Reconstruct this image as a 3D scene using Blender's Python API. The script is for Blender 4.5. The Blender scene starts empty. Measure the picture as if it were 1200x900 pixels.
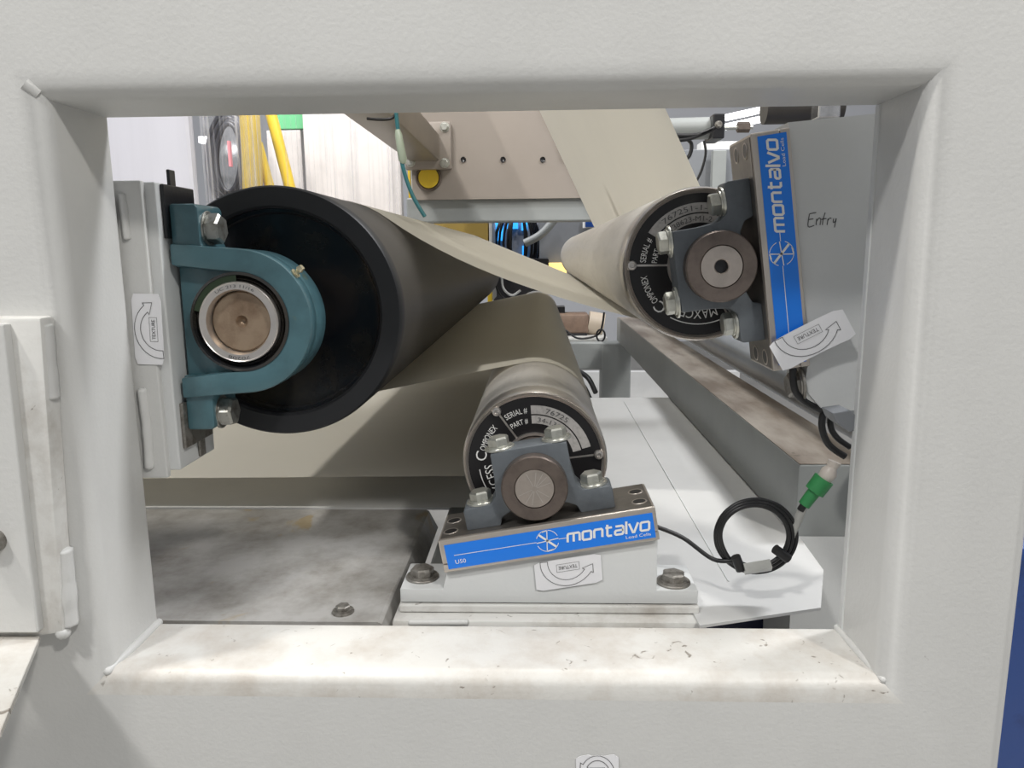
import bpy, bmesh, math, random
from mathutils import Vector, Matrix, noise
random.seed(4)
C = bpy.context.scene.collection
PI = math.pi

# ------------------------------------------------------------ camera, world, lights, exposure
F = 870.0
yd = Vector((30, 154, -F)).normalized()                  # world +Y seen from the camera
dn = Vector((48, -4900, -F)).normalized()
zd = (-(dn - yd * dn.dot(yd))).normalized()              # world +Z
xd = yd.cross(zd)                                        # world +X
RW = Matrix((xd, yd, zd))                                # camera -> world rotation
cam_d = bpy.data.cameras.new('camera'); cam = bpy.data.objects.new('camera', cam_d); C.objects.link(cam)
cam.matrix_world = RW.to_4x4()
cam_d.sensor_width = 36; cam_d.lens = F / 1200 * 36; cam_d.clip_start = .01; cam_d.clip_end = 60
bpy.context.scene.camera = cam

def at(px, py, Y):
    d = RW @ Vector((px - 600, 450 - py, -F))
    return d * (Y / d.y)
def at_z(px, py, z):
    d = RW @ Vector((px - 600, 450 - py, -F))
    return d * (z / d.z)

sc = bpy.context.scene
sc.view_settings.view_transform = 'Standard'; sc.view_settings.look = 'None'
sc.view_settings.gamma = 1; sc.view_settings.exposure = 0.22; sc.view_settings.use_curve_mapping = False
w = bpy.data.worlds.new('hall_light'); sc.world = w; w.use_nodes = True
w.node_tree.nodes['Background'].inputs[0].default_value = (.93, .96, 1, 1)
w.node_tree.nodes['Background'].inputs[1].default_value = .27

def area(name, loc, target, sx, sy, power, col=(1, .97, .92)):
    l = bpy.data.lights.new(name, 'AREA'); l.shape = 'RECTANGLE'; l.size = sx; l.size_y = sy
    l.energy = power; l.color = col
    o = bpy.data.objects.new(name, l); C.objects.link(o); o.location = loc
    o.rotation_euler = (Vector(target) - Vector(loc)).to_track_quat('-Z', 'Y').to_euler()
    return o
area('overhead_light', (-1.9, -.17, 3.6), (.25, .6, -.1), .2, .2, 80)
area('overhead_light', (2.1, -2.1, 3.0), (-.35, .6, 0), .28, .28, 75)
area('overhead_light', (-1.5, -1.6, 3.2), (.2, .6, -.1), .3, .3, 62, (1, .985, .96))
area('overhead_light', (1.9, 1.5, 2.7), (.15, 1.2, -.35), .35, .9, 75, (.97, .98, 1))
area('overhead_light', (-1.3, 2.9, 2.4), (-1.3, 5.0, 1.2), 1.6, .6, 105, (.97, .97, 1))  # added fill for the background, aimed clear of the rollers
area('overhead_light', (-.1, 1.9, 3.3), (-.1, 1.8, 0), .8, .3, 30, (1, .98, .95))  # added fill above the machine, brightens the paper and roller tops

# ------------------------------------------------------------ materials
MATS = {}
def mat(name, col, rough=.5, metal=0.0, bump=0.0, bscale=200, var=0.0, vscale=20, col2=None, thr=(.45, .7),
        stretch=(1, 1, 1), spec=.5, coat=0.0, dark=None):
    if name in MATS: return MATS[name]
    m = bpy.data.materials.new(name); m.use_nodes = True; nt = m.node_tree; N = nt.nodes; L = nt.links
    b = N['Principled BSDF']
    b.inputs['Base Color'].default_value = (*col, 1); b.inputs['Roughness'].default_value = rough
    b.inputs['Metallic'].default_value = metal; b.inputs['Specular IOR Level'].default_value = spec
    b.inputs['Coat Weight'].default_value = coat
    tc = N.new('ShaderNodeTexCoord'); mp = N.new('ShaderNodeMapping'); L.new(tc.outputs['Object'], mp.inputs[0])
    mp.inputs['Scale'].default_value = stretch
    if col2 or var:
        n = N.new('ShaderNodeTexNoise'); n.inputs['Scale'].default_value = vscale; n.inputs['Detail'].default_value = 8
        n.inputs['Roughness'].default_value = .65
        L.new(mp.outputs[0], n.inputs['Vector'])
        r = N.new('ShaderNodeMapRange'); r.inputs[1].default_value = thr[0]; r.inputs[2].default_value = thr[1]
        L.new(n.outputs['Fac'], r.inputs[0])
        mx = N.new('ShaderNodeMix'); mx.data_type = 'RGBA'
        mx.inputs[6].default_value = (*col, 1)
        c2 = col2 if col2 else tuple(c * (1 - var) for c in col)
        mx.inputs[7].default_value = (*c2, 1); L.new(r.outputs[0], mx.inputs[0])
        out = mx.outputs[2]
        if dark:                                           # small dark specks and scratches
            n2 = N.new('ShaderNodeTexNoise'); n2.inputs['Scale'].default_value = dark[1]; n2.inputs['Detail'].default_value = 6
            n2.inputs['Distortion'].default_value = 1.2
            L.new(tc.outputs['Object'], n2.inputs['Vector'])
            r2 = N.new('ShaderNodeMapRange'); r2.inputs[1].default_value = dark[2]; r2.inputs[2].default_value = dark[2] + .06
            r2.inputs[4].default_value = dark[3]
            L.new(n2.outputs['Fac'], r2.inputs[0])
            mx2 = N.new('ShaderNodeMix'); mx2.data_type = 'RGBA'; L.new(out, mx2.inputs[6])
            mx2.inputs[7].default_value = (*dark[0], 1); L.new(r2.outputs[0], mx2.inputs[0]); out = mx2.outputs[2]
        L.new(out, b.inputs['Base Color'])
    if bump:
        n = N.new('ShaderNodeTexNoise'); n.inputs['Scale'].default_value = bscale; n.inputs['Detail'].default_value = 3
        L.new(mp.outputs[0], n.inputs['Vector'])
        bp = N.new('ShaderNodeBump'); bp.inputs['Strength'].default_value = bump; bp.inputs['Distance'].default_value = .001
        L.new(n.outputs['Fac'], bp.inputs['Height']); L.new(bp.outputs[0], b.inputs['Normal'])
    MATS[name] = m; return m
def emit(name, col, s):
    m = bpy.data.materials.new(name); m.use_nodes = True
    b = m.node_tree.nodes['Principled BSDF']; b.inputs['Base Color'].default_value = (*col, 1)
    b.inputs['Emission Color'].default_value = (*col, 1); b.inputs['Emission Strength'].default_value = s
    return m
PAINT = mat('light_grey_paint', (.60, .60, .585), .42, bump=.25, bscale=260, var=.05, vscale=9,
            dark=((.2, .19, .17), 38, .76, .7))
PAINTD = mat('worn_grey_paint', (.66, .655, .63), .38, bump=.25, bscale=200, col2=(.40, .37, .33), vscale=16, thr=(.48, .78),
             dark=((.13, .11, .09), 55, .68, .85))
SILL = mat('scuffed_white_paint', (.64, .63, .60), .4, bump=.3, bscale=170, col2=(.50, .46, .41), vscale=19, thr=(.42, .72),
           stretch=(1, 1, 1), dark=((.16, .13, .1), 75, .665, .8))
PAINT2 = mat('bracket_grey_paint', (.62, .63, .625), .45, bump=.15, bscale=240, var=.04, vscale=12)
DIRTYP = mat('dirty_cover_plate', (.40, .39, .375), .42, bump=.3, bscale=150, col2=(.16, .145, .12), vscale=11, thr=(.42, .72),
             dark=((.30, .21, .07), 11, .62, .6))
FRAMEG = mat('mid_grey_paint', (.30, .315, .31), .45, bump=.1, bscale=200, var=.08, vscale=10)
BEAMTOP = mat('oily_beam_top', (.36, .325, .28), .36, bump=.3, bscale=120, col2=(.12, .09, .065), vscale=9, thr=(.33, .62), stretch=(1, .25, 1),
              dark=((.09, .07, .05), 30, .66, .8))
PANM = mat('white_sheet_metal', (.62, .62, .61), .4, bump=.05, bscale=40, var=.08, vscale=6, dark=((.1, .09, .08), 30, .77, .8))
STEEL = mat('machined_steel', (.60, .545, .49), .34, .85, bump=.15, bscale=120, var=.18, vscale=30, stretch=(.3, 3, 3))
STEELTOP = mat('dark_steel', (.27, .25, .23), .35, .8, var=.3, vscale=30, bump=.1)  # darker steel for the load cell top face
ALU = mat('roller_aluminium', (.62, .59, .545), .43, .45, bump=.12, bscale=90, var=.10, vscale=20, stretch=(4, .6, 4))
RIM = mat('turned_rim', (.66, .62, .58), .3, .85, var=.1, vscale=60)
SHAFT = mat('faced_shaft_steel', (.52, .46, .41), .33, .85, var=.2, vscale=50, bump=.1, bscale=300)
COLLAR = mat('dark_bronze_collar', (.19, .155, .135), .38, .75, var=.3, vscale=60, bump=.15)
SHAFTB = mat('brown_shaft_end', (.36, .27, .19), .42, .6, col2=(.22, .15, .1), vscale=35, bump=.2, bscale=260)
CAST = mat('dark_grey_casting', (.125, .14, .155), .45, .15, bump=.5, bscale=160, var=.25, vscale=30)
TEAL = mat('teal_enamel', (.062, .14, .165), .32, 0, bump=.25, bscale=90, var=.25, vscale=25, coat=.3, dark=((.13, .14, .06), 30, .66, .6))
BLACKM = mat('black_enamel', (.012, .012, .014), .3, 0, bump=.3, bscale=80, spec=.5)
BLACKG = mat('glossy_black_disc', (.010, .012, .017), .18, 0, bump=.55, bscale=22, coat=.3, col2=(.035, .03, .022), vscale=12)
RUBBER = mat('black_roller_rubber', (.016, .017, .020), .5, bump=.1, bscale=60, var=.2, vscale=9)
RUBBERS = mat('roller_rubber_side', (.035, .031, .028), .47, bump=.05, var=.2, vscale=9)
FACE = mat('black_face_plate', (.012, .011, .012), .35, 0)
WEATH = mat('weathered_bolt', (.40, .40, .375), .42, .8, col2=(.2, .19, .16), vscale=110, bump=.2)
ZINC = mat('zinc_plated', (.62, .62, .56), .32, .85, var=.25, vscale=120, bump=.1, bscale=300)
OLDBOLT = mat('grimy_bolt', (.30, .285, .26), .45, .6, col2=(.1, .085, .07), vscale=90, bump=.3)
WHITE = mat('white_print', (.82, .82, .80), .5)
GREYP = mat('dark_print', (.10, .10, .10), .6)
PALEFILL = mat('arrow_grey', (.52, .52, .54), .6)
BLUE = mat('blue_label', (.01, .20, .80), .32)
STICK = mat('white_sticker', (.78, .78, .80), .45, bump=.1, bscale=60)
STRIP = mat('engraved_strip', (.52, .50, .48), .45, .15, var=.3, vscale=200)
PAPER = mat('cream_paper', (.70, .665, .575), .62, var=.04, vscale=3, bump=.04, bscale=30, dark=((.3, .26, .2), 26, .79, .7))
CABLE = mat('black_cable', (.012, .012, .013), .4)
GREEN = mat('green_plastic', (.04, .27, .085), .42, var=.15, vscale=60)
CLEAR = mat('grey_sleeve', (.46, .46, .43), .3, var=.1, vscale=50)
YELL = mat('yellow_paint', (.75, .52, .03), .4, var=.1, vscale=10)
OCHRE = mat('ochre_panel', (.36, .25, .06), .5, var=.1, vscale=5)
TAN = mat('tan_machine_plate', (.31, .27, .235), .42, .1, var=.06, vscale=4)
TANT = mat('tan_square_tube', (.27, .235, .19), .38, .2, var=.15, vscale=5)
WRAP = mat('carton_grey', (.62, .58, .55), .5, var=.15, vscale=6)
GRN2 = mat('green_carton', (.12, .45, .20), .5)
CHROME = mat('bright_ducting', (.55, .55, .56), .25, .9, var=.6, vscale=14, bump=.9, bscale=20)
TEALT = mat('teal_air_hose', (.03, .15, .17), .35)
BRONZE = mat('brown_gearbox', (.22, .15, .11), .5, .2, var=.3, vscale=25)
BLUEB = mat('blue_plastic', (.015, .07, .30), .25, var=.6, vscale=9, coat=.5)
NAVY = mat('navy_tarpaulin', (.003, .006, .035), .4, bump=1, bscale=12)
CONC = mat('concrete', (.34, .33, .31), .6, var=.2, vscale=2)
WALL = mat('hall_wall', (.62, .63, .66), .7)
GREYD = mat('slate_grey_panel', (.20, .21, .225), .5, var=.1, vscale=6)
BRASS = mat('pale_brass', (.66, .6, .42), .3, .8)
LAMP = emit('lamp_glow', (1, 1, 1), 3.0)
BLUEGLOW = emit('blue_backlight', (.03, .35, .95), 1.1)
WARMGLOW = emit('warm_lit_glow', (1, .68, .22), 1.0)  # warm light on a surface, given as emission

def paper_mat():
    nt = PAPER.node_tree; N = nt.nodes; L = nt.links; b = N['Principled BSDF']; out = N['Material Output']
    t = N.new('ShaderNodeBsdfTranslucent'); t.inputs[0].default_value = (.74, .70, .60, 1)
    mx = N.new('ShaderNodeMixShader'); mx.inputs[0].default_value = .25
    L.new(b.outputs[0], mx.inputs[1]); L.new(t.outputs[0], mx.inputs[2]); L.new(mx.outputs[0], out.inputs[0])
paper_mat()
def film_mat():
    m = bpy.data.materials.new('clear_stretch_film'); m.use_nodes = True; nt = m.node_tree; N = nt.nodes; L = nt.links
    b = N['Principled BSDF']; b.inputs['Base Color'].default_value = (.92, .92, .97, 1); b.inputs['Roughness'].default_value = .25
    tr = N.new('ShaderNodeBsdfTransparent'); mx = N.new('ShaderNodeMixShader')
    tc = N.new('ShaderNodeTexCoord'); mp = N.new('ShaderNodeMapping'); mp.inputs['Scale'].default_value = (13, 13, .7)
    n = N.new('ShaderNodeTexNoise'); n.inputs['Scale'].default_value = 1; n.inputs['Detail'].default_value = 6
    r = N.new('ShaderNodeMapRange'); r.inputs[1].default_value = .47; r.inputs[2].default_value = .72
    r.inputs[3].default_value = .05; r.inputs[4].default_value = .6
    L.new(tc.outputs['Object'], mp.inputs[0]); L.new(mp.outputs[0], n.inputs[0]); L.new(n.outputs['Fac'], r.inputs[0])
    L.new(r.outputs[0], mx.inputs[0]); L.new(tr.outputs[0], mx.inputs[1]); L.new(b.outputs[0], mx.inputs[2])
    L.new(mx.outputs[0], N['Material Output'].inputs[0]); return m
FILM = film_mat()

# ------------------------------------------------------------ helpers
def thing(name, label, cat, loc=(0, 0, 0), roty=0.0, group=None):
    o = bpy.data.objects.new(name, None); C.objects.link(o); o.empty_display_size = .02
    o.location = loc; o.rotation_euler = (0, roty, 0); o['label'] = label; o['category'] = cat
    if group: o['group'] = group
    return o
def tag(o, label, cat, group=None):
    o['label'] = label; o['category'] = cat
    if group: o['group'] = group
    return o
def obj(name, bm, m, parent=None, smooth=None, label=None, loc=None):
    me = bpy.data.meshes.new(name)
    bmesh.ops.recalc_face_normals(bm, faces=bm.faces[:])
    if smooth:
        for f in bm.faces: f.smooth = True
        for e in bm.edges:
            if len(e.link_faces) == 2 and e.calc_face_angle(0) > math.radians(smooth): e.smooth = False
    bm.to_mesh(me); bm.free()
    for mm in (m if isinstance(m, (list, tuple)) else [m]): me.materials.append(mm)
    o = bpy.data.objects.new(name, me); C.objects.link(o)
    if parent: o.parent = parent
    if label: o['label'] = label
    if loc is not None: o.location = loc
    return o
def nb(): return bmesh.new()
def bevel(bm, geom_edges, w, seg=2):
    if w > 0: bmesh.ops.bevel(bm, geom=geom_edges, offset=w, segments=seg, affect='EDGES', profile=.5, clamp_overlap=True)
def box(bm, x0, x1, y0, y1, z0, z1, bv=0, seg=2):
    vs = [bm.verts.new((x, y, z)) for x in (x0, x1) for y in (y0, y1) for z in (z0, z1)]
    fs = [bm.faces.new([vs[i] for i in q]) for q in ((0, 1, 3, 2), (4, 6, 7, 5), (0, 4, 5, 1), (2, 3, 7, 6), (0, 2, 6, 4), (1, 5, 7, 3))]
    if bv: bevel(bm, list({e for f in fs for e in f.edges}), bv, seg)
    return bm
def prism(bm, pts, y0, y1, bv=0, seg=2, fl=None):
    """pts: (x,z) polygon extruded along y"""
    a = [bm.verts.new((x, y0, z)) for x, z in pts]; b = [bm.verts.new((x, y1, z)) for x, z in pts]
    fs = [bm.faces.new(a), bm.faces.new(b[::-1])]
    n = len(pts)
    for i in range(n): fs.append(bm.faces.new([a[i], b[i], b[(i + 1) % n], a[(i + 1) % n]]))
    if bv:
        bmesh.ops.recalc_face_normals(bm, faces=fs)
        es = [e for e in {e for f in fs for e in f.edges} if e.calc_face_angle(0) > math.radians(28)]
        bevel(bm, es, bv, seg)
    return bm
def slab(bm, pts, z0, z1, bv=0):
    """pts: (x,y) polygon extruded along z"""
    a = [bm.verts.new((x, y, z0)) for x, y in pts]; b = [bm.verts.new((x, y, z1)) for x, y in pts]
    n = len(pts); fs = [bm.faces.new(a), bm.faces.new(b[::-1])]
    for i in range(n): fs.append(bm.faces.new([a[i], b[i], b[(i + 1) % n], a[(i + 1) % n]]))
    if bv:
        bmesh.ops.recalc_face_normals(bm, faces=fs)
        bevel(bm, list({e for f in fs for e in f.edges}), bv)
    return bm
def lathe(bm, prof, cx=0, cz=0, n=64, close=False):
    """prof: (r, y) list, axis along y; r==0 makes a pole"""
    rings = []
    for r, y in prof:
        if r < 1e-7: rings.append([bm.verts.new((cx, y, cz))])
        else: rings.append([bm.verts.new((cx + r * math.cos(2 * PI * i / n), y, cz + r * math.sin(2 * PI * i / n))) for i in range(n)])
    pr = list(zip(rings, rings[1:]))
    if close: pr.append((rings[-1], rings[0]))
    for A, B in pr:
        for i in range(n):
            j = (i + 1) % n
            if len(A) == 1 and len(B) == 1: continue
            if len(A) == 1: bm.faces.new((A[0], B[i], B[j]))
            elif len(B) == 1: bm.faces.new((A[i], A[j], B[0]))
            else: bm.faces.new((A[i], B[i], B[j], A[j]))
    return bm
def smoothpath(P, k=8, closed=False):
    P = [Vector(p) for p in P]; n = len(P); out = []
    for i in range(n if closed else n - 1):
        p0 = P[i - 1] if (i or closed) else P[0]; p1 = P[i]; p2 = P[(i + 1) % n]
        p3 = P[(i + 2) % n] if (closed or i + 2 < n) else P[-1]
        for s in range(k):
            t = s / k
            out.append(.5 * ((2 * p1) + (-p0 + p2) * t + (2 * p0 - 5 * p1 + 4 * p2 - p3) * t * t + (-p0 + 3 * p1 - 3 * p2 + p3) * t ** 3))
    if not closed: out.append(P[-1])
    return out
def tube(bm, P, r, n=10, closed=False, rad=None, caps=True):
    P = [Vector(p) for p in P]; m = len(P); rings = []; up = None
    for i in range(m):
        if closed: t = P[(i + 1) % m] - P[i - 1]
        else: t = P[min(i + 1, m - 1)] - P[max(i - 1, 0)]
        if t.length < 1e-9: t = Vector((0, 1, 0))
        t.normalize()
        if up is None:
            up = Vector((0, 0, 1)) if abs(t.z) < .9 else Vector((0, 1, 0))
        u = (up - t * up.dot(t)).normalized(); v = t.cross(u); up = u
        rr = rad[i] if rad else r
        rings.append([bm.verts.new(P[i] + (u * math.cos(2 * PI * j / n) + v * math.sin(2 * PI * j / n)) * rr) for j in range(n)])
    for i in range(m if closed else m - 1):
        A, B = rings[i], rings[(i + 1) % m]
        for j in range(n): bm.faces.new((A[j], A[(j + 1) % n], B[(j + 1) % n], B[j]))
    if not closed and caps: bm.faces.new(rings[0]); bm.faces.new(rings[-1][::-1])
    return bm
def weld(parent, P, r=.004, seg=26, name='weld_bead'):
    Q = smoothpath(P, max(2, seg // max(1, len(P) - 1)))
    rad = [r * (.9 + .2 * abs(noise.noise(q * 60))) * (1 if 0 < i < len(Q) - 1 else .5) for i, q in enumerate(Q)]
    return obj(name, tube(nb(), Q, r, 8, rad=rad), PAINT, parent, smooth=80)
def ribbon(bm, P, wd, T, closed=False):
    """flat mitred stroke through 2-D points; T maps (u,v) to 3-D"""
    n = len(P); P = [Vector(p) for p in P]; L_, R_ = [], []
    for i in range(n):
        a = P[i] - P[i - 1] if (i or closed) else P[1] - P[0]
        b = P[(i + 1) % n] - P[i] if (i < n - 1 or closed) else P[-1] - P[-2]
        a = a.normalized(); b = b.normalized()
        na = Vector((-a.y, a.x)); nbv = Vector((-b.y, b.x)); mm = na + nbv
        if mm.length < .05: mm = na
        mm.normalize(); k = min(1 / max(mm.dot(na), .4), 2) * wd / 2
        L_.append(bm.verts.new(T(*(P[i] + mm * k)))); R_.append(bm.verts.new(T(*(P[i] - mm * k))))
    for i in range(n if closed else n - 1):
        j = (i + 1) % n; bm.faces.new((L_[i], R_[i], R_[j], L_[j]))
def flatpoly(bm, pts, T): bm.faces.new([bm.verts.new(T(*p)) for p in pts])
def text_geo(s):
    cu = bpy.data.curves.new('t', 'FONT'); cu.body = s; cu.size = 1; cu.resolution_u = 3
    o = bpy.data.objects.new('t', cu); C.objects.link(o)
    dg = bpy.context.evaluated_depsgraph_get(); me = bpy.data.meshes.new_from_object(o.evaluated_get(dg))
    V = [(v.co.x, v.co.y) for v in me.vertices]; Fc = [list(p.vertices) for p in me.polygons]
    bpy.data.objects.remove(o); bpy.data.curves.remove(cu); bpy.data.meshes.remove(me)
    x1 = max(v[0] for v in V); x0 = min(v[0] for v in V)
    return [((v[0] - x0) / (x1 - x0), v[1] / .7) for v in V], Fc     # u 0..1, v in cap heights
def text(bm, s, T, w_, h):
    V, Fc = text_geo(s); vs = [bm.verts.new(T(u * w_, v * h)) for u, v in V]
    for f in Fc:
        try: bm.faces.new([vs[i] for i in f])
        except ValueError: pass
def arc_text(bm, s, r, a0, a1, h, y):
    """clockwise from angle a0 down to a1 (degrees), tops outward"""
    V, Fc = text_geo(s); vs = []
    for u, v in V:
        a = math.radians(a0 + (a1 - a0) * u); rr = r + v * h
        vs.append(bm.verts.new((rr * math.cos(a), y, rr * math.sin(a))))
    for f in Fc:
        try: bm.faces.new([vs[i] for i in f])
        except ValueError: pass
def sector(bm, r0, r1, a0, a1, y, n=24):
    A = [(math.radians(a0 + (a1 - a0) * i / n)) for i in range(n + 1)]
    I = [bm.verts.new((r0 * math.cos(a), y, r0 * math.sin(a))) for a in A]; O = [bm.verts.new((r1 * math.cos(a), y, r1 * math.sin(a))) for a in A]
    for i in range(n): bm.faces.new((I[i], O[i], O[i + 1], I[i + 1]))
def rot_to(d): return Vector((0, 0, 1)).rotation_difference(Vector(d).normalized()).to_matrix().to_4x4()
def bolt(parent, loc, d=(0, 0, 1), af=.0095, h=.008, wr=.0145, m=None, spin=0.0, wm=None, name='bolt'):
    """hex head bolt with its washer, seated at loc, head pointing along d"""
    m = m or ZINC; bm = nb(); rings = []
    for r, z in ((af * 1.155, .0035), (af * 1.155, .0035 + h * .8), (af * .98, .0035 + h)):
        rings.append([bm.verts.new((r * math.cos(spin + PI / 3 * i), r * math.sin(spin + PI / 3 * i), z)) for i in range(6)])
    for A, B in zip(rings, rings[1:]):
        for i in range(6): bm.faces.new((A[i], A[(i + 1) % 6], B[(i + 1) % 6], B[i]))
    bm.faces.new(rings[-1]); bm.faces.new(rings[0][::-1])
    bmesh.ops.transform(bm, matrix=rot_to(d), verts=bm.verts[:])
    o = obj(name, bm, m, parent, loc=loc)
    b2 = nb()
    prof = [(af * .5, 0), (wr, 0), (wr, .0016), (wr * .97, .0022), (wr * .8, .0022), (wr * .78, .0034), (af * .5, .0035)]
    lathe(b2, [(r, z) for r, z in prof], n=28, close=True)
    bmesh.ops.transform(b2, matrix=rot_to(d) @ Matrix.Rotation(PI / 2, 4, 'X'), verts=b2.verts[:])
    obj('washer', b2, wm or m, o, smooth=40)
    return o

def xz(px, py, Y): v = at(px, py, Y); return (v.x, v.z)

# ------------------------------------------------------------ factory hall
def struct(name, bm, m):
    o = obj(name, bm, m); o['kind'] = 'structure'; return o
struct('floor', box(nb(), -7, 7, -3, 11, -1.4, -1.3), CONC)
struct('wall_back', box(nb(), -7, 7, 10.9, 11, -1.3, 5), WALL)
struct('wall_left', box(nb(), -7.1, -7, -3, 11, -1.3, 5), WALL)
struct('wall_right', box(nb(), 7, 7.1, -3, 11, -1.3, 5), WALL)

# ------------------------------------------------------------ the side frame with its window
YF, YB = .565, .655
XL = at(160, 450, YB).x; XR = at(1001, 450, YB).x; ZB = at(590, 731, YB).z; ZT = at(590, 132, YB).z
OL, OR_, OT, OB = -.95, at(1193, 760, YF).x, .62, -.75
fr = thing('machine_sidewall', 'thick light grey painted steel machine side around the big rectangular opening', 'machine', (0, YF, -.75))
FO = Vector((0, YF, -.75))
def ring_mesh():
    bm = nb(); prof = []
    r1, r2 = .015, .007
    prof.append(('o', .012, YF))
    prof.append(('i', r1 * 2.4, YF)); 
    for k in range(0, 7):
        a = k / 6 * PI / 2; prof.append(('i', r1 * (1 - math.sin(a)) * 1.35, YF + r1 * (1 - math.cos(a))))
    for k in range(0, 5):
        a = k / 4 * PI / 2; prof.append(('i', r2 * (1 - math.cos(a)), YB - r2 * (1 - math.sin(a))))
    prof.append(('o', 0, YB))
    for k in range(0, 6):
        a = k / 5 * PI / 2; prof.append(('o', .012 * (1 - math.cos(a)), YF + .012 * (1 - math.sin(a))))
    prof = prof[:-1]
    rows = []
    for kind, d, y in prof:
        if kind == 'i': q = [(XL - d, ZB - d), (XR + d, ZB - d), (XR + d, ZT + d), (XL - d, ZT + d)]
        else: q = [(OL + d, OB + d), (OR_ - d, OB + d), (OR_ - d, OT - d), (OL + d, OT - d)]
        rows.append([bm.verts.new(Vector((x, y, z)) - FO) for x, z in q])
    n = len(rows)
    for i in range(n):
        for j in range(4):
            f = bm.faces.new((rows[i][j], rows[i][(j + 1) % 4], rows[(i + 1) % n][(j + 1) % 4], rows[(i + 1) % n][j]))
            if j == 0 and 2 <= i <= 12: f.material_index = 1
    return bm
obj('steel_surround', ring_mesh(), [PAINT, SILL], fr, smooth=35)
def fw(P, r): return weld(fr, [Vector(p) - FO for p in P], r)
fw([(XL - .004, YF + .004, ZB - .003), (XL + .001, .6, ZB + .001), (XL + .001, .63, ZB + .001), (XL, YB, ZB)], .0042)
fw([(XR + .006, YF + .004, ZB - .003), (XR, .6, ZB + .001), (XR - .001, YB, ZB)], .0035)
fw([(XL - .013, YF + .003, ZT + .011), (XL - .006, YF + .008, ZT + .004)], .006)
# raised strip and upright seams on the right jamb
obj('jamb_seam', box(nb(), XR - .0012, XR + .004, .642 - YF, .650 - YF, ZB + .75, ZT + .75, .001), PAINT2, fr)

# ------------------------------------------------------------ left foreground bracket welded on the frame
Y0 = YF
br = thing('side_bracket', 'light grey welded bracket with a ledge at the left edge of view', 'bracket', (-.42, YF, -.3))
BO = Vector((-.42, YF, -.3))
def rel(bm, o):
    bmesh.ops.translate(bm, verts=bm.verts[:], vec=-Vector(o)); return bm
tl = at(45, 372, .55); bl = at(78, 742, .55)
xb0 = at(38, 560, .55).x
bm = nb(); prism(bm, [xz(-30, 372, .548), xz(47, 372, .548), xz(74, 742, .548), xz(30, 749, .548), xz(-30, 749, .548)], .548, YF + .001, .003)
obj('backing_plate', rel(bm, BO), PAINTD, br, smooth=30)
bm = nb(); prism(bm, [xz(-40, 378, .54), xz(4, 380, .54), xz(44, 742, .54), xz(-40, 742, .54)], .540, .5485, .0012)
obj('face_plate', rel(bm, BO), PAINT, br)
ze = at(47, 747, .545).z
p1 = at_z(47, 745, ze); p2 = at_z(1, 857, ze)
bm = nb(); slab(bm, [(p1.x, p1.y), (p2.x, p2.y), (p2.x - .12, p2.y - .02), (-.62, p1.y)], ze - .005, ze, .001)
obj('ledge', rel(bm, BO), SILL, br)
c = at(-8, 634, .538)
bm = nb(); lathe(bm, [(0, .530), (.007, .530), (.0095, .532), (.0095, .541)], c.x, c.z, 28); obj('boss', rel(bm, BO), OLDBOLT, br, smooth=40)
for P in ([(at(50, 378, .558)), at(54, 425, .558), at(58, 468, .558)], [at(73, 642, .558), at(77, 690, .558), at(80, 733, .558)]):
    weld(br, [Vector(p) - BO for p in P], .0085)
c = at(74, 741, .553); bm = nb(); bmesh.ops.create_icosphere(bm, subdivisions=2, radius=.006); bmesh.ops.translate(bm, verts=bm.verts[:], vec=c - BO)
obj('weld_bead', bm, PAINT, br, smooth=80)

# ------------------------------------------------------------ rollers
YR = .775                                    # near faces of all rolls
s_end = .682                                 # near ends of the shafts
def cpos(px, py, Y=YR): return at(px, py, Y)
c3 = cpos(626.8, 541.5); c2 = cpos(820, 310.5); c1 = cpos(325.5, 367)
R = .0785
R1 = .5 * (at(326, 218, YR).z - at(326, 510, YR).z)
YE = 2.87
BASE = Vector((0, 0, 0))
TH3 = math.radians(9.6); TH2 = math.radians(98.2)

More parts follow.
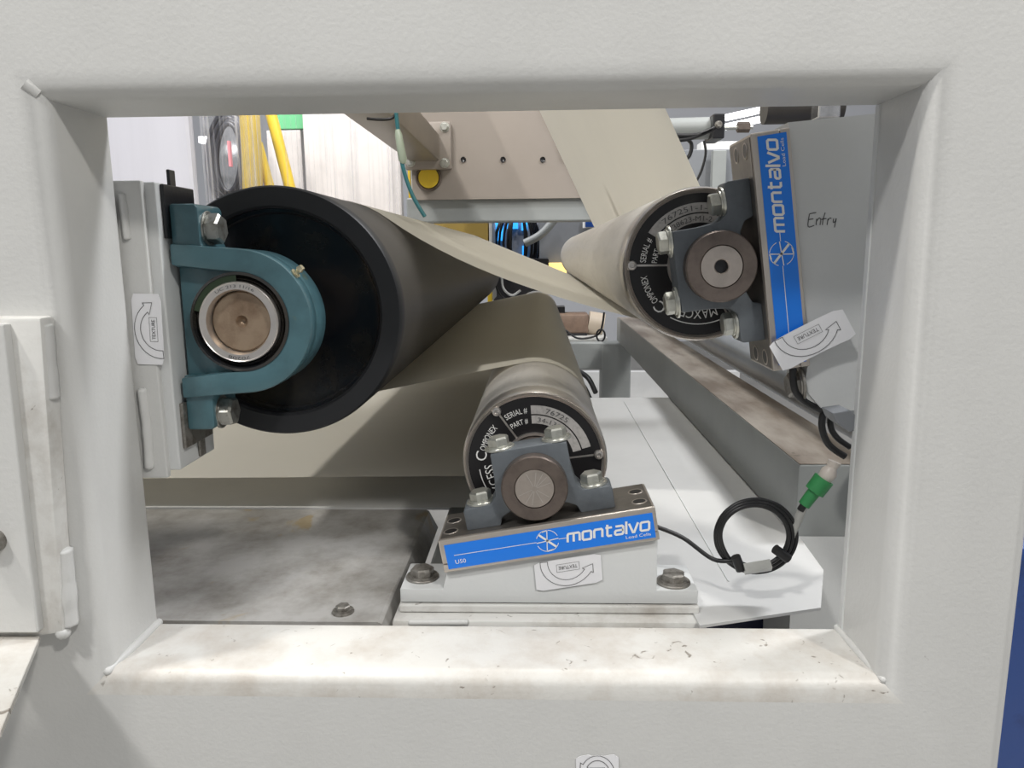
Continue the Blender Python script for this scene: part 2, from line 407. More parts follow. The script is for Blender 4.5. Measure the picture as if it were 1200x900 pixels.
def idler(c, ang, label, n1, n2, hole=0.0):
    t = thing('idler_roller', label, 'roller', (c.x, YR, c.z))
    bm = nb()
    lathe(bm, [(R * .915, .004), (R * .915, 0), (R * .945, -.0012), (R * .955, .001), (R * .975, -.001), (R * .99, .001), (R, .006), (R, .030)], n=96)
    obj('turned_rim', bm, RIM, t, smooth=35)
    bm = nb(); lathe(bm, [(R, .030), (R * 1.0, YE - YR), (.03, YE - YR)], n=96); obj('shell', bm, ALU, t, smooth=35)
    bm = nb(); lathe(bm, [(R * .40, .004), (R * .40, .001), (R * .915, .001), (R * .915, .004)], n=96)
    cap = obj('end_cap', bm, FACE, t, smooth=30)
    S = R / 83.0; y = .0006
    def a(v): return v + ang
    bm = nb(); sector(bm, 56 * S, 66 * S, a(94), a(16), y); sector(bm, 45 * S, 54.5 * S, a(94), a(15), y); obj('number_strip', bm, STRIP, cap)
    for q in (126, 7, 247):
        bm = nb(); qa = math.radians(a(q)); u = Vector((math.cos(qa), math.sin(qa)))
        ribbon(bm, [u * 34 * S, u * 70 * S], 2.2 * S, lambda x, z: (x, y, z)); obj('divider_line', bm, RIM, cap)
    bm = nb()
    arc_text(bm, 'SERIAL #', 58 * S, a(123), a(98), 6.5 * S, y); arc_text(bm, 'PART #', 46 * S, a(123), a(99), 6 * S, y)
    arc_text(bm, 'C', 55.5 * S, a(178.5), a(168.5), 12.5 * S, y); arc_text(bm, 'OMPONEX', 57.5 * S, a(167), a(137), 7.2 * S, y)
    arc_text(bm, 'MAXCESS', 48 * S, a(238), a(184), 10.5 * S, y)
    ribbon(bm, [(64 * S * math.cos(math.radians(a(q))), 64 * S * math.sin(math.radians(a(q)))) for q in range(240, 186, -4)], 1.1 * S, lambda x, z: (x, y, z))
    obj('lettering', bm, WHITE, cap)
    bm = nb(); arc_text(bm, n1, 58 * S, a(78), a(78 - 5.2 * len(n1)), 5.6 * S, y - .0004); arc_text(bm, n2, 46.8 * S, a(86), a(86 - 5.3 * len(n2)), 5.4 * S, y - .0004)
    obj('stamped_number', bm, GREYP, cap)
    for q in (126, 7, 247):
        qa = math.radians(a(q)); bm = nb()
        lathe(bm, [(0, -.0005), (2.2 * S, -.0008), (2.6 * S, -.0035), (4.6 * S, -.0032), (5.4 * S, -.001), (5.4 * S, .002)], 73 * S * math.cos(qa), 73 * S * math.sin(qa), 20)
        obj('screw', bm, RIM, cap, smooth=35)
    bm = nb(); lathe(bm, [(R * .42, .002), (R * .42, -.003), (R * .385, -.003), (R * .37, .001), (R * .36, -.004), (R * .33, -.004), (R * .32, .002)], n=64)
    obj('hub_ring', bm, RIM, t, smooth=35)
    bm = nb(); lathe(bm, [(hole, s_end - YR + .012), (hole, s_end - YR + .0015), (hole * 1.15, s_end - YR + .0005), (.0185, s_end - YR + .0005), (.0193, s_end - YR + .0015), (.0193, .02)], n=56)
    obj('shaft', bm, SHAFT, t, smooth=35)
    bm = nb(); lathe(bm, [(.0195, s_end - YR + .046), (.029, s_end - YR + .046), (.029, -.002)], n=56)
    obj('bearing_sleeve', bm, COLLAR, t, smooth=35)
    return t
r3 = idler(c3, 0, 'lower brushed aluminium idler roller with black lettered end cap, above the pedestal', '76725', '34-138623')
r2 = idler(c2, 54, 'upper right pale aluminium idler roller, paper wrapping under it and rising behind', '767251-1-1', 'M138623-M1-2', .0060)
bm = nb(); lathe(bm, [(0, s_end - YR + .006), (.0061, s_end - YR + .006)], n=24); obj('centre_hole', bm, BLACKM, r2)
bm = nb()
for q in (22, 45, 62, 85, 118, 205, 240, 262, 300, 330):
    qa = math.radians(q); ribbon(bm, [(.0025 * math.cos(qa), .0025 * math.sin(qa)), (.0165 * math.cos(qa), .0165 * math.sin(qa))], .0006, lambda x, z: (x, s_end - YR + .0003, z))
obj('facing_mark', bm, RIM, r3)

# big black roll
t1 = thing('drive_roller', 'large black rubber covered roller with glossy black recessed end disc', 'roller', (c1.x, YR, c1.z))
bm = nb(); lathe(bm, [(R1 * .825, .016), (R1 * .825, .002), (R1 * .845, 0), (R1 * .985, 0), (R1, .003), (R1, .022)], n=128); obj('end_rim', bm, RUBBER, t1, smooth=35)
bm = nb(); lathe(bm, [(R1, .022), (R1, YE - YR), (.03, YE - YR)], n=128); obj('shell', bm, RUBBERS, t1, smooth=35)
bm = nb(); lathe(bm, [(.030, .030), (R1 * .45, .027), (R1 * .74, .021), (R1 * .785, .019), (R1 * .80, .014), (R1 * .83, .0125)], n=128); obj('end_disc', bm, BLACKG, t1, smooth=35)
sh1 = at(281.5, 379.5, .678); off = Vector((sh1.x - c1.x, 0, sh1.z - c1.z)) * 0
bm = nb(); lathe(bm, [(0, .008), (.0035, .004), (.0058, .0002), (.0265, 0), (.0282, .002), (.0282, .13)], n=64)
bmesh.ops.translate(bm, verts=bm.verts[:], vec=(0, .678 - YR, 0)); obj('shaft', bm, SHAFTB, t1, smooth=35)

# ------------------------------------------------------------ paper web: one continuous sheet round all three rolls
def belt(slack):
    """path through the rolls in the x-z plane; slack lets the sheet sag between the black and the right roll"""
    cs = [((c3.x, c3.z), R + .0008, 1), ((c1.x, c1.z), R1 + .0008, -1), ((c2.x, c2.z), R + .0008, 1)]
    S0 = Vector((-1.3, c3.z - R - .012)); E0 = Vector((c2.x + .078 - .75, 1.55))
    nodes = [(S0, 0, 1)] + [(Vector(c), r, sg) for c, r, sg in cs] + [(E0, 0, 1)]
    seg = []
    for q, ((a, ra, sa), (b, rb, sb)) in enumerate(zip(nodes, nodes[1:])):
        D = b - a; ph = math.atan2(D.y, D.x); th = ph - math.asin((sb * rb - sa * ra) / D.length)
        ta = tb_ = th
        if q == 2: ta = th - math.radians(13) * slack; tb_ = th + math.radians(8.5) * slack
        na = Vector((-math.sin(ta), math.cos(ta))); n2 = Vector((-math.sin(tb_), math.cos(tb_)))
        seg.append((a - na * sa * ra, b - n2 * sb * rb, ta, tb_))
    pts = [S0]
    for i in range(len(seg)):
        a, b, ta, tb_ = seg[i]; m = 14; L_ = (b - a).length
        da = Vector((math.cos(ta), math.sin(ta))) * L_; db = Vector((math.cos(tb_), math.sin(tb_))) * L_
        for k in range(1, m + 1):
            t = k / m
            pts.append((2*t**3 - 3*t*t + 1) * a + (t**3 - 2*t*t + t) * da + (-2*t**3 + 3*t*t) * b + (t**3 - t*t) * db)
        if i < len(seg) - 1:
            c, r, sg = nodes[i + 1]; a0 = math.atan2(b.y - c.y, b.x - c.x); e = seg[i + 1][0]; a1 = math.atan2(e.y - c.y, e.x - c.x)
            d = a1 - a0
            while sg > 0 and d < 0: d += 2 * PI
            while sg < 0 and d > 0: d -= 2 * PI
            m = 44
            for k in range(1, m + 1): pts.append(c + Vector((math.cos(a0 + d * k / m), math.sin(a0 + d * k / m))) * r)
    return pts
YW0, YW1 = .985, 2.74
bm = nb(); rows = []
for k in range(17):
    y = YW0 + (YW1 - YW0) * k / 16
    rows.append([bm.verts.new((p.x, y, p.y)) for p in belt(max(0, 1 - k / 11))])
for A, B in zip(rows, rows[1:]):
    for i in range(len(A) - 1): bm.faces.new((A[i], A[i + 1], B[i + 1], B[i]))
web = obj('paper_web', bm, PAPER, smooth=60)
tag(web, 'wide cream paper web threaded over the black roller and around both idler rollers', 'paper')

# ------------------------------------------------------------ bearing blocks and load cells
def block(c, th, label):
    t = thing('bearing_block', label, 'bearing', (c.x, s_end, c.z), -th)
    bm = nb()
    P = [(-.074, -.0362), (-.074, -.016), (-.072, -.0135), (-.046, -.013), (-.040, -.006), (-.038, .010), (-.0375, .037), (-.020, .0385),
         (.020, .0385), (.0375, .037), (.038, .010), (.040, -.006), (.046, -.013), (.072, -.0135), (.074, -.016), (.074, -.0362),
         (.040, -.0362), (.037, -.028), (.028, -.0235), (-.028, -.0235), (-.037, -.028), (-.040, -.0362)]
    prism(bm, P, .014, .045, .0022, 2)
    obj('housing', bm, CAST, t, smooth=32)
    bm = nb(); lathe(bm, [(.0196, .004), (.0196, .0005), (.0310, 0), (.0322, .0015), (.0322, .018), (.0196, .018)], n=72)
    obj('collar', bm, COLLAR, t, smooth=32)
    for x, z in ((-.056, -.0133), (.056, -.0133), (-.0285, .038), (.0285, .038)):
        bolt(t, (x, .029, z), (0, 0, 1), .0095, .0085, .0150, spin=random.random())
    return t
block(c3, TH3, 'dark grey split bearing block with four zinc bolts on the lower load cell')
block(c2, TH2, 'dark grey bearing block turned on its side, bolted to the upright load cell')

LET = {'m': ([[(0, 0), (0, 1), (1.56, 1), (1.56, 0)], [(.78, 1), (.78, 0)]], 1.56), 'o': ([[(0, .0), (0, 1), (1.1, 1), (1.1, 0), 'c']], 1.1),
       'n': ([[(0, 0), (0, 1), (1.05, 1), (1.05, 0)]], 1.05), 't': ([[(.25, 1.38), (.25, 0), (.85, 0)], [(0, 1), (.85, 1)]], .85),
       'a': ([[(.05, 1), (1.05, 1), (1.05, 0), (0, 0), (0, .5), (1.05, .5)]], 1.05), 'l': ([[(0, 1.42), (0, -.12)]], 0), 'v': ([[(-.05, 1.1), (.45, 0), (.62, 0), (1.12, 1.1)]], 1.05)}
def load_cell(c, th, label, strip_label):
    t = thing('load_cell', label, 'load cell', (c.x, s_end, c.z), -th)
    zt, zb, y0, y1 = -.0366, -.0706, .001, .074
    bm = nb(); box(bm, -.1020, .1105, y0, y1, zb + .009, zt, .0012); box(bm, -.1020, .1105, y0 + .0006, y1, zb, zb + .0084, .0008)
    obj('body', bm, STEEL, t)
    bm = nb(); box(bm, -.0995, .108, y0 + .003, y1 - .002, zt, zt + .0006, 0); obj('top_face', bm, STEELTOP, t)
    for x in (-.091, .098):
        for y in (.020, .050):
            bm = nb()
            for k in range(1): pass
            bmesh.ops.create_cone(bm, segments=24, radius1=.0062, radius2=.0062, depth=.0004, cap_ends=True)
            bmesh.ops.translate(bm, verts=bm.verts[:], vec=(x, y, zt + .0008)); obj('hole', bm, BLACKM, t)
            bm = nb(); 
            vo = [];
            for rr, zz in ((.0078, zt + .0007), (.0072, zt + .0013), (.0062, zt + .0011)):
                vo.append([bm.verts.new((x + rr * math.cos(2 * PI * i / 24), y + rr * math.sin(2 * PI * i / 24), zz)) for i in range(24)])
            for A, B in zip(vo, vo[1:]):
                for i in range(24): bm.faces.new((A[i], A[(i + 1) % 24], B[(i + 1) % 24], B[i]))
            obj('hole_rim', bm, STEEL, t, smooth=60)
    lz0, lz1 = zb + .0035, zt - .0055
    bm = nb(); box(bm, -.0970, .1070, y0 - .0005, y0 + .001, lz0, lz1, 0)
    st = obj('label_strip', bm, BLUE, t, label=strip_label)
    yy = y0 - .0008; bm = nb(); s = .0075; sv = .0083; x = .0225; zb0 = lz0 + .0088
    T = lambda u, v: (u, yy, v)
    for ch in 'montalvo':
        L_, wd = LET[ch]
        for kk, st_ in enumerate(L_):
            cl = st_[-1] == 'c'; P = [p for p in st_ if p != 'c']
            # slant and soften the outer corners
            Q = []
            for i, p in enumerate(P):
                if (cl or 0 < i < len(P) - 1) and ch != 'v':
                    a = Vector(P[i - 1]); b = Vector(P[(i + 1) % len(P)]); q = Vector(p)
                    Q += [q + (a - q).normalized() * .13, q + (b - q).normalized() * .13]
                else: Q.append(Vector(p))
            ribbon(bm, [(x + (q[0] + q[1] * .16) * s, zb0 + q[1] * sv) for q in Q], .0022, lambda u, v, kk=kk: (u, yy - .00012 * kk, v), cl)
        x += (wd + .40) * s
    text(bm, 'Load Cells', lambda u, v: (.0785 + u, yy, lz0 + .0030 + v), .024, .0030)
    text(bm, 'U50', lambda u, v: (-.089 + u, yy, lz0 + .0046 + v), .0105, .0042)
    zl = (lz0 + lz1) / 2 + .001
    ribbon(bm, [(-.089, zl), (-.0075, zl)], .0006, T); ribbon(bm, [(.0145, zl), (.022, zl)], .0006, T)
    cx = .0035
    for a0, a1 in ((20, 80), (100, 160), (200, 260), (280, 340)):
        ribbon(bm, [(cx + .0108 * math.cos(math.radians(a0 + (a1 - a0) * i / 8)), zl + .0108 * math.sin(math.radians(a0 + (a1 - a0) * i / 8))) for i in range(9)], .0006, T)
    ribbon(bm, [(cx - .0078, zl + .0075), (cx + .0078, zl - .0075)], .0021, T)
    ribbon(bm, [(cx + .001, zl + .0106), (cx - .002, zl - .0106)], .0009, T); ribbon(bm, [(cx - .0108, zl - .001), (cx + .0108, zl + .001)], .0009, T)
    ribbon(bm, [(cx - .004, zl + .0095), (cx + .001, zl + .0106)], .0012, T); ribbon(bm, [(cx - .002, zl - .0106), (cx + .0045, zl - .0095)], .0012, T)
    obj('lettering', bm, WHITE, st)
    bm = nb(); bmesh.ops.create_cone(bm, segments=12, radius1=.0007, radius2=.0007, depth=.0005, cap_ends=True, matrix=Matrix.Translation((-.0955, y0 + .0002, zb + .0045)) @ Matrix.Rotation(PI / 2, 4, 'X'))
    obj('pin', bm, BLACKM, t)
    return t
load_cell(c3, TH3, 'tilted steel load cell with blue lettered strip on the low pedestal', 'bright blue strip with white lettering')
load_cell(c2, TH2, 'upright steel load cell with blue lettered strip beside the handwritten bracket', 'blue strip with white lettering reading upwards')

# ------------------------------------------------------------ stickers
def sticker(label, org, U, V, w_, h, mirror=False, flip=False, curl=0.0, torn=False, cutu=None):
    """org centre, U right and V up as seen on the sticker plane; printed arch arrow and TEXTURE box"""
    U = Vector(U).normalized(); V = Vector(V).normalized(); Nn = U.cross(V)
    if Nn.y > 0: Nn = -Nn
    t = thing('direction_sticker', label, 'sticker', org)
    def T(lift):
        def f(u, v):
            b = curl * ((u / w_) ** 2) * 4
            return U * u + V * v + Nn * (lift + b)
        return f
    bm = nb(); nx = 10; top, bot = [], []
    for i in range(nx + 1):
        u = -w_ / 2 + w_ * i / nx
        e = h / 2 - (.0022 if i in (0, nx) else 0) - (random.random() * .0022 if torn else 0)
        top.append((bm.verts.new(T(.0004)(u, e)), bm.verts.new(T(.0001)(u, e)))); 
        e = -h / 2 + (.0022 if i in (0, nx) else 0)
        bot.append((bm.verts.new(T(.0004)(u, e)), bm.verts.new(T(.0001)(u, e))))
    for i in range(nx):
        bm.faces.new((top[i][0], top[i + 1][0], bot[i + 1][0], bot[i][0])); bm.faces.new((top[i][1], bot[i][1], bot[i + 1][1], top[i + 1][1]))
        bm.faces.new((top[i][0], top[i][1], top[i + 1][1], top[i + 1][0])); bm.faces.new((bot[i][0], bot[i + 1][0], bot[i + 1][1], bot[i][1]))
    bm.faces.new((top[0][0], bot[0][0], bot[0][1], top[0][1])); bm.faces.new((top[nx][0], top[nx][1], bot[nx][1], bot[nx][0]))
    pp = obj('paper', bm, STICK, t)
    m = -1 if mirror else 1
    # arch arrow: from right foot over the top to the head at the left
    A = []; Bp = []
    ro, ri = .82, .60
    for k in range(15):
        a = math.radians(-5 + 150 * k / 14)
        A.append((m * ro * w_ * .5 * math.cos(a), -h * .42 + .86 * h * math.sin(a) * 1.0)); Bp.append((m * ri * w_ * .5 * math.cos(a), -h * .42 + .66 * h * math.sin(a)))
    ax, az = A[-1]; bx, bz = Bp[-1]
    dx = Vector((ax - bx, az - bz)); tdir = Vector((-m * .0, 0)) + (Vector(A[-1]) - Vector(A[-2])).normalized()
    mid = (Vector(A[-1]) + Vector(Bp[-1])) / 2; dn_ = dx.normalized()
    head = [Vector(A[-1]), Vector(A[-1]) + dn_ * .0026, mid + tdir * .0080, Vector(Bp[-1]) - dn_ * .0026, Vector(Bp[-1])]
    out = [Vector(p) for p in A] + head[1:-1] + [Vector(p) for p in Bp[::-1]]
    bm = nb(); L1 = T(.0007)
    for i in range(14): bm.faces.new([bm.verts.new(L1(*p)) for p in (A[i], A[i + 1], Bp[i + 1], Bp[i])])
    bm.faces.new([bm.verts.new(L1(*p)) for p in head]); obj('arrow_fill', bm, PALEFILL if torn is False and flip is None else STICK, pp)
    bm = nb(); ribbon(bm, out, .00055, T(.0009), True)
    bw, bh = w_ * .17, h * .13; bz0 = -h * .2
    ribbon(bm, [(-bw, bz0 - bh), (bw, bz0 - bh), (bw, bz0 + bh), (-bw, bz0 + bh)], .0003, T(.0009), True)
    text(bm, 'TEXTURE', lambda u, v: T(.0009)(-bw * .82 + u, bz0 - bh * .45 + v), bw * 1.64, bh * .9)
    obj('print', bm, GREYP, pp)
    return t
def dirv(p, q): return (at(*q) - at(*p)).normalized()

# ------------------------------------------------------------ pedestal under the lower load cell
YP = .690
pd = thing('mounting_pedestal', 'light grey wedge shaped pedestal with two flange bolts under the lower load cell', 'pedestal', at(645, 732, YP))
PO = pd.location.copy()
ca, sa_ = math.cos(TH3), math.sin(TH3)
def cellpt(x, z): return (c3.x + x * ca - z * sa_, c3.z + x * sa_ + z * ca)
lt = cellpt(-.099, -.0712); rt = cellpt(.1095, -.0712)
fz = at(490, 690, YP).z; fb = at(490, 706, YP).z
xl, xr = at(469, 698, YP).x, at(818, 700, YP).x
bm = nb(); prism(bm, [(xl, fb), (xl, fz), (lt[0] - .006, fz), (lt[0] - .001, lt[1]), (rt[0], rt[1]), (rt[0], fz), (xr, fz), (xr, fb)], YP, .752, .0012)
obj('body', rel(bm, PO), PAINT2, pd, smooth=30)
bm = nb(); box(bm, xl - .001, xr + .001, YP - .003, .752, at(490, 716, YP).z, fb - .0012, .0015); obj('spacer_plate', rel(bm, PO), PAINTD, pd)
bm = nb(); box(bm, xl - .006, xr + .006, YP - .018, .76, at(490, 716, YP).z - .045, at(490, 716, YP).z - .0008, .004); obj('base_rail', rel(bm, PO), PAINTD, pd, smooth=30)
for px, py in ((495, 672), (789, 678)):
    v = at_z(px, py, fz + .004)
    bolt(pd, Vector((v.x, v.y, fz)) - PO, (0, 0, 1), .0105, .0075, .017, OLDBOLT, spin=.3)
weld(pd, [Vector((xl + .01, YP - .016, at(490, 716, YP).z - .004)) - PO, Vector((xl + .07, YP - .0165, at(490, 716, YP).z - .003)) - PO], .0035)
sU = dirv((626, 680, YP), (705, 668, YP)); sV = dirv((665, 690, YP), (662, 655, YP))
o_ = at(666, 670, YP); o_.y = YP - .0015
sticker('small white sticker with curved arrow, upside down on the pedestal front', o_, -sU, -sV, .066, .030)

# ------------------------------------------------------------ right bracket carrying the upright load cell
YK = .6895
rb = thing('upright_bracket', 'light grey bracket with handwritten word Entry behind the upright load cell', 'bracket', at(985, 480, YK))
KO = rb.location.copy()
ca2, sa2 = math.cos(TH2), math.sin(TH2)
def cell2(x, z): return (c2.x + x * ca2 - z * sa2, c2.z + x * sa2 + z * ca2)
q1 = cell2(.1115, -.0712); q0 = cell2(-.100, -.0712)
bx = xz(1006, 480, YK)[0]
bm = nb(); prism(bm, [q0, xz(942, 455, YK), xz(962, 478, YK), xz(985, 481, YK), (XR + .035, xz(985, 481, YK)[1]), (XR + .035, xz(1012, 137, YK)[1] + .004), (q1[0], q1[1] + .004)], YK, .742, 0)
obj('plate', rel(bm, KO), PAINT2, rb, smooth=30)
v = at(938, 450, .70); bolt(rb, v - KO, (-1, 0, -.12), .0105, .009, .017, OLDBOLT)
# handwriting
HW = [[(0, .5), (-.05, -.5), (.45, -.42)], [(-.02, .05), (.35, .1)], [(0, .5), (.55, .6)],
      [(.62, .1), (.6, -.4)], [(.62, -.1), (.8, .15), (.95, .05), (.92, -.4)],
      [(1.28, .6), (1.15, .0), (1.12, -.4)], [(1.0, .05), (1.42, .12)], [(1.55, .1), (1.5, -.4)], [(1.53, -.05), (1.7, .15), (1.82, .1)],
      [(2.0, .1), (2.0, -.2), (2.18, -.1), (2.22, .12)], [(2.22, .12), (2.12, -.6)]]
h0 = at(948, 258, YK); hs = .011
bm = nb()
for s in HW:
    pts = smoothpath([(x, z, 0) for x, z in s], 4) if len(s) > 2 else [Vector((*p, 0)) for p in s]
    ribbon(bm, [(h0.x + p[0] * hs * .98, h0.z + p[1] * hs) for p in [(q.x, q.y) for q in pts]], .0009, lambda x, z: (x, YK - .0003, z))
obj('handwriting', rel(bm, KO), GREYP, rb)
sticker('white sticker with curved arrow hanging tilted across the upright load cell foot', at(950, 398, .677) , -dirv((915, 420, .672), (985, 385, .672)), -dirv((960, 415, .672), (942, 382, .672)), .071, .030, curl=.004)

# ------------------------------------------------------------ left mounting pad, shim and teal bearing
YA, YZ = .664, .740
pad = thing('mounting_pad', 'light grey machined pad on the left jamb behind the teal bearing', 'bracket', at(197, 555, YA))
AO = pad.location.copy()
XP = at(197, 390, YA).x
zt_ = at(186, 213, YA).z; zb_ = at(209, 551, YA).z
bm = nb(); box(bm, XL - .03, XP, YA, YZ, zb_, zt_, .0015); obj('face_bar', rel(bm, AO), PAINT2, pad)
bm = nb(); box(bm, XL - .03, at(181, 390, YA - .006).x, YA - .006, YA + .001, zb_ - .006, zt_ + .001, .0015); obj('front_bar', rel(bm, AO), PAINT, pad)
weld(pad, [Vector((XL + .003, YA - .006, zb_ + .08)) - AO, Vector((XL + .004, YA - .006, zb_ + .04)) - AO, Vector((XL + .003, YA - .006, zb_ + .003)) - AO], .005)
weld(pad, [Vector((XL + .002, YA - .005, zt_ - .01)) - AO, Vector((XL + .003, YA - .006, zt_ - .05)) - AO], .004)
o_ = at(173.5, 386, YA - .0068)
sticker('white sticker with curved arrow turned sideways on the left pad', o_, (.03, 0, 1), (-1, 0, .03), .064, .027, mirror=True)

tb = thing('pillow_bearing', 'teal painted pillow block bearing mounted sideways on the left pad', 'bearing', (XP, .70, c1.z))
TO = tb.location.copy()
# in local coordinates: x = away from the pad, z up
HX = c1.x - XP            # shaft height above the pad
BL, BY0, BY1 = .122, .672 - .70, .732 - .70
# black shims
for s in (1, -1):
    zc = s * .098
    bm = nb(); box(bm, .0, .0035, BY0 + .000, BY1 + .0, zc - .022, zc + .026 if s > 0 else zc + .022, .001)
    box(bm, .0, .003, -.008 + (.01 if s < 0 else -.006), .004 + (.01 if s < 0 else -.006), (zc + .02) if s > 0 else (zc - .038), (zc + .040) if s > 0 else (zc - .018), .001)
    obj('shim', bm, BLACKM if s > 0 else OLDBOLT, tb, label='black slotted shim with a tab')
# base feet
for s in (1, -1):
    bm = nb()
    e_ = .107 if s > 0 else .103; P = [(.0035, s * .050), (.0035, s * e_), (.027, s * e_), (.030, s * (e_ - .004)), (.030, s * .072), (.040, s * .055)]
    prism(bm, P, BY0 + .006, BY1, .003); obj('foot', bm, TEAL, tb, smooth=32)
bm = nb()
ro = .0655
# outer rim outline: arms running from the base tangent to the round head
def outl(ro, zarm, xin):
    P = [(xin, -zarm)]
    th = math.radians(82)
    P += [(HX + ro * math.cos(a), ro * math.sin(a)) for a in [(-th + 2 * th * k / 32) for k in range(33)]]
    P += [(xin, zarm)]
    return P
prism(bm, outl(ro, .0715, .0035), BY0 + .015, BY1 - .006, .0025)
obj('housing_web', bm, TEAL, tb, smooth=32)
# raised rim following the outline
th0 = math.radians(100)
outer = outl(ro + .001, .0715, .0036); inner = outl(ro - .0205, .052, .0036)
bm = nb()
ya, yb = BY0 + .001, BY0 + .020
vo = [[bm.verts.new((x, ya, z)) for x, z in outer], [bm.verts.new((x, ya, z)) for x, z in inner], [bm.verts.new((x, yb, z)) for x, z in inner], [bm.verts.new((x, yb, z)) for x, z in outer]]
for k in range(4):
    A, B = vo[k], vo[(k + 1) % 4]
    for i in range(len(outer) - 1): bm.faces.new((A[i], A[i + 1], B[i + 1], B[i]))
bm.faces.new([v[0] for v in vo]); bm.faces.new([v[-1] for v in vo][::-1])
bmesh.ops.recalc_face_normals(bm, faces=bm.faces[:])
bevel(bm, [e for e in bm.edges if e.calc_face_angle(0) > math.radians(40)], .002)
obj('housing_rim', bm, TEAL, tb, smooth=32)
def ringp(name, prof, m, lab=None, n=72):
    b = nb(); lathe(b, prof, HX, 0, n); return obj(name, b, m, tb, smooth=35, label=lab)
ringp('bearing_outer_ring', [(.0458, BY0 + .012), (.0458, BY0 + .0005), (.0432, BY0 - .0005), (.0412, BY0 + .005), (.0395, BY0 + .0015), (.0374, BY0 + .006)], BLACKG)
ir = ringp('inner_race', [(.0372, BY0 + .012), (.0370, BY0 - .0015), (.0362, BY0 - .0025), (.0355, BY0 - .002), (.0300, BY0 - .002), (.0287, BY0 + .001), (.0287, BY0 + .012)], RIM)
bm = nb(); arc_text(bm, 'UC 213 11/16', .0318, 125, 60, .0026, BY0 - .0024); bmesh.ops.translate(bm, verts=bm.verts[:], vec=(HX, 0, 0)); obj('lettering', bm, GREYP, ir)
bm = nb(); arc_text(bm, '70208', .0318, 285, 250, .0026, BY0 - .0024); bmesh.ops.translate(bm, verts=bm.verts[:], vec=(HX, 0, 0)); obj('stamped_number', bm, GREYP, ir)
bm = nb(); sector(bm, .0345, .0440, 90, 165, BY0 + .0004); bmesh.ops.translate(bm, verts=bm.verts[:], vec=(HX, 0, 0)); obj('grease_smear', bm, mat('dark_green_grease', (.02, .035, .015), .15, bump=1, bscale=60), ir)
bolt(tb, (.029, -.002, .085), (1, 0, 0), .0125, .011, .0165, WEATH, spin=.2)
bolt(tb, (.028, -.002, -.089), (1, 0, 0), .0125, .011, .0165, WEATH, spin=.4)
ga = math.radians(40); gp = Vector((HX + ro * math.cos(ga), BY0 + .010, ro * math.sin(ga))); gd = Vector((math.cos(ga), -.15, math.sin(ga)))
bm = nb(); tube(bm, [gp - gd * .001, gp + gd * .003, gp + gd * .0031, gp + gd * .006, gp + gd * .0075, gp + gd * .0115], .002, 12, rad=[.0048, .0048, .0030, .0024, .0036, .0026]); obj('grease_nipple', bm, BRASS, tb, smooth=50)

# ------------------------------------------------------------ cover plate, pan, right beam
zpl = at(300, 728, .668).z
YPB = at_z(400, 597, zpl).y
xr_ = at_z(503, 597, zpl).x
cp = thing('cover_plate', 'dirty grey steel cover plate on the lower left with one bolt', 'plate', (-.25, .668, zpl - .01)); CO = cp.location.copy()
bm = nb(); prism(bm, [(-.60, zpl - .004), (-.60, zpl), (xr_ - .004, zpl), (xr_, zpl - .002), (xr_ + .012, zpl - .026), (xr_ + .009, zpl - .027), (xr_ - .004, zpl - .004)], .668, YPB)
obj('sheet', rel(bm, CO), DIRTYP, cp)
v = at_z(402, 714, zpl + .003); bolt(cp, Vector((v.x, v.y, zpl)) - CO, (0, 0, 1), .0065, .004, .011, OLDBOLT)
zp = -.352
YPE = at_z(715, 466, zp).y
fl_ = [at_z(820, 733, zp), at_z(962, 712, zp), at_z(965, 668, zp), at_z(930, 632, zp)]
xb = at(893, 507, .80)
pan = thing('drip_pan', 'white folded sheet metal pan lying under the rollers, its corner cut off', 'tray', (.1, 1.0, zp)); NO = pan.location.copy()
bm = nb(); slab(bm, [(-.9, YPB + .003), (-.027, YPB + .003), (-.027, .772), (-.02 + .155, .772), (fl_[0].x - .004, .772), (fl_[0].x, fl_[0].y), (fl_[1].x, fl_[1].y), (fl_[2].x, fl_[2].y), (fl_[3].x + .01, fl_[3].y + .01), (fl_[3].x + .02, YPE), (-.9, YPE)], zp - .003, zp)
obj('sheet', rel(bm, NO), PANM, pan)
bm = nb(); sm = at_z(800, 590, zp); box(bm, sm.x, sm.x + .0015, .76, YPE - .05, zp, zp + .001); obj('seam', rel(bm, NO), PAINT2, pan)
db = thing('dark_block', 'dark grey block between cover plate and pedestal', 'beam', (-.07, .80, -.42)); DO = db.location.copy()
bm = nb(); box(bm, -.125, -.03, .70, YPB + .001, -.42, -.349, .004); obj('tube', rel(bm, DO), mat('dark_block_grey', (.13, .135, .13), .5), db)  # dark block filling the gap, one dark grey all over
bmx = thing('side_beam', 'long grey square steel beam with oily brown top running away on the right', 'beam', (.34, .72, -.37)); MO = bmx.location.copy()
XB0 = .317; ZBT = -.257; WB = .0975
bm = nb(); box(bm, XB0, XB0 + WB, .885, 2.99, ZBT - .094, ZBT - .0006, .004); obj('tube', rel(bm, MO), FRAMEG, bmx, smooth=30)
bm = nb(); box(bm, XB0 + .002, XB0 + WB - .002, .887, 2.98, ZBT - .0008, ZBT, 0); bx_ = rel(box(nb(), XB0 + .001, XB0 + WB, .886, .99, -.60, ZBT - .093), MO); obj('leg', bx_, PAINT2, bmx)
obj('oily_top', rel(bm, MO), BEAMTOP, bmx, label='top face covered in brown oil and dust')
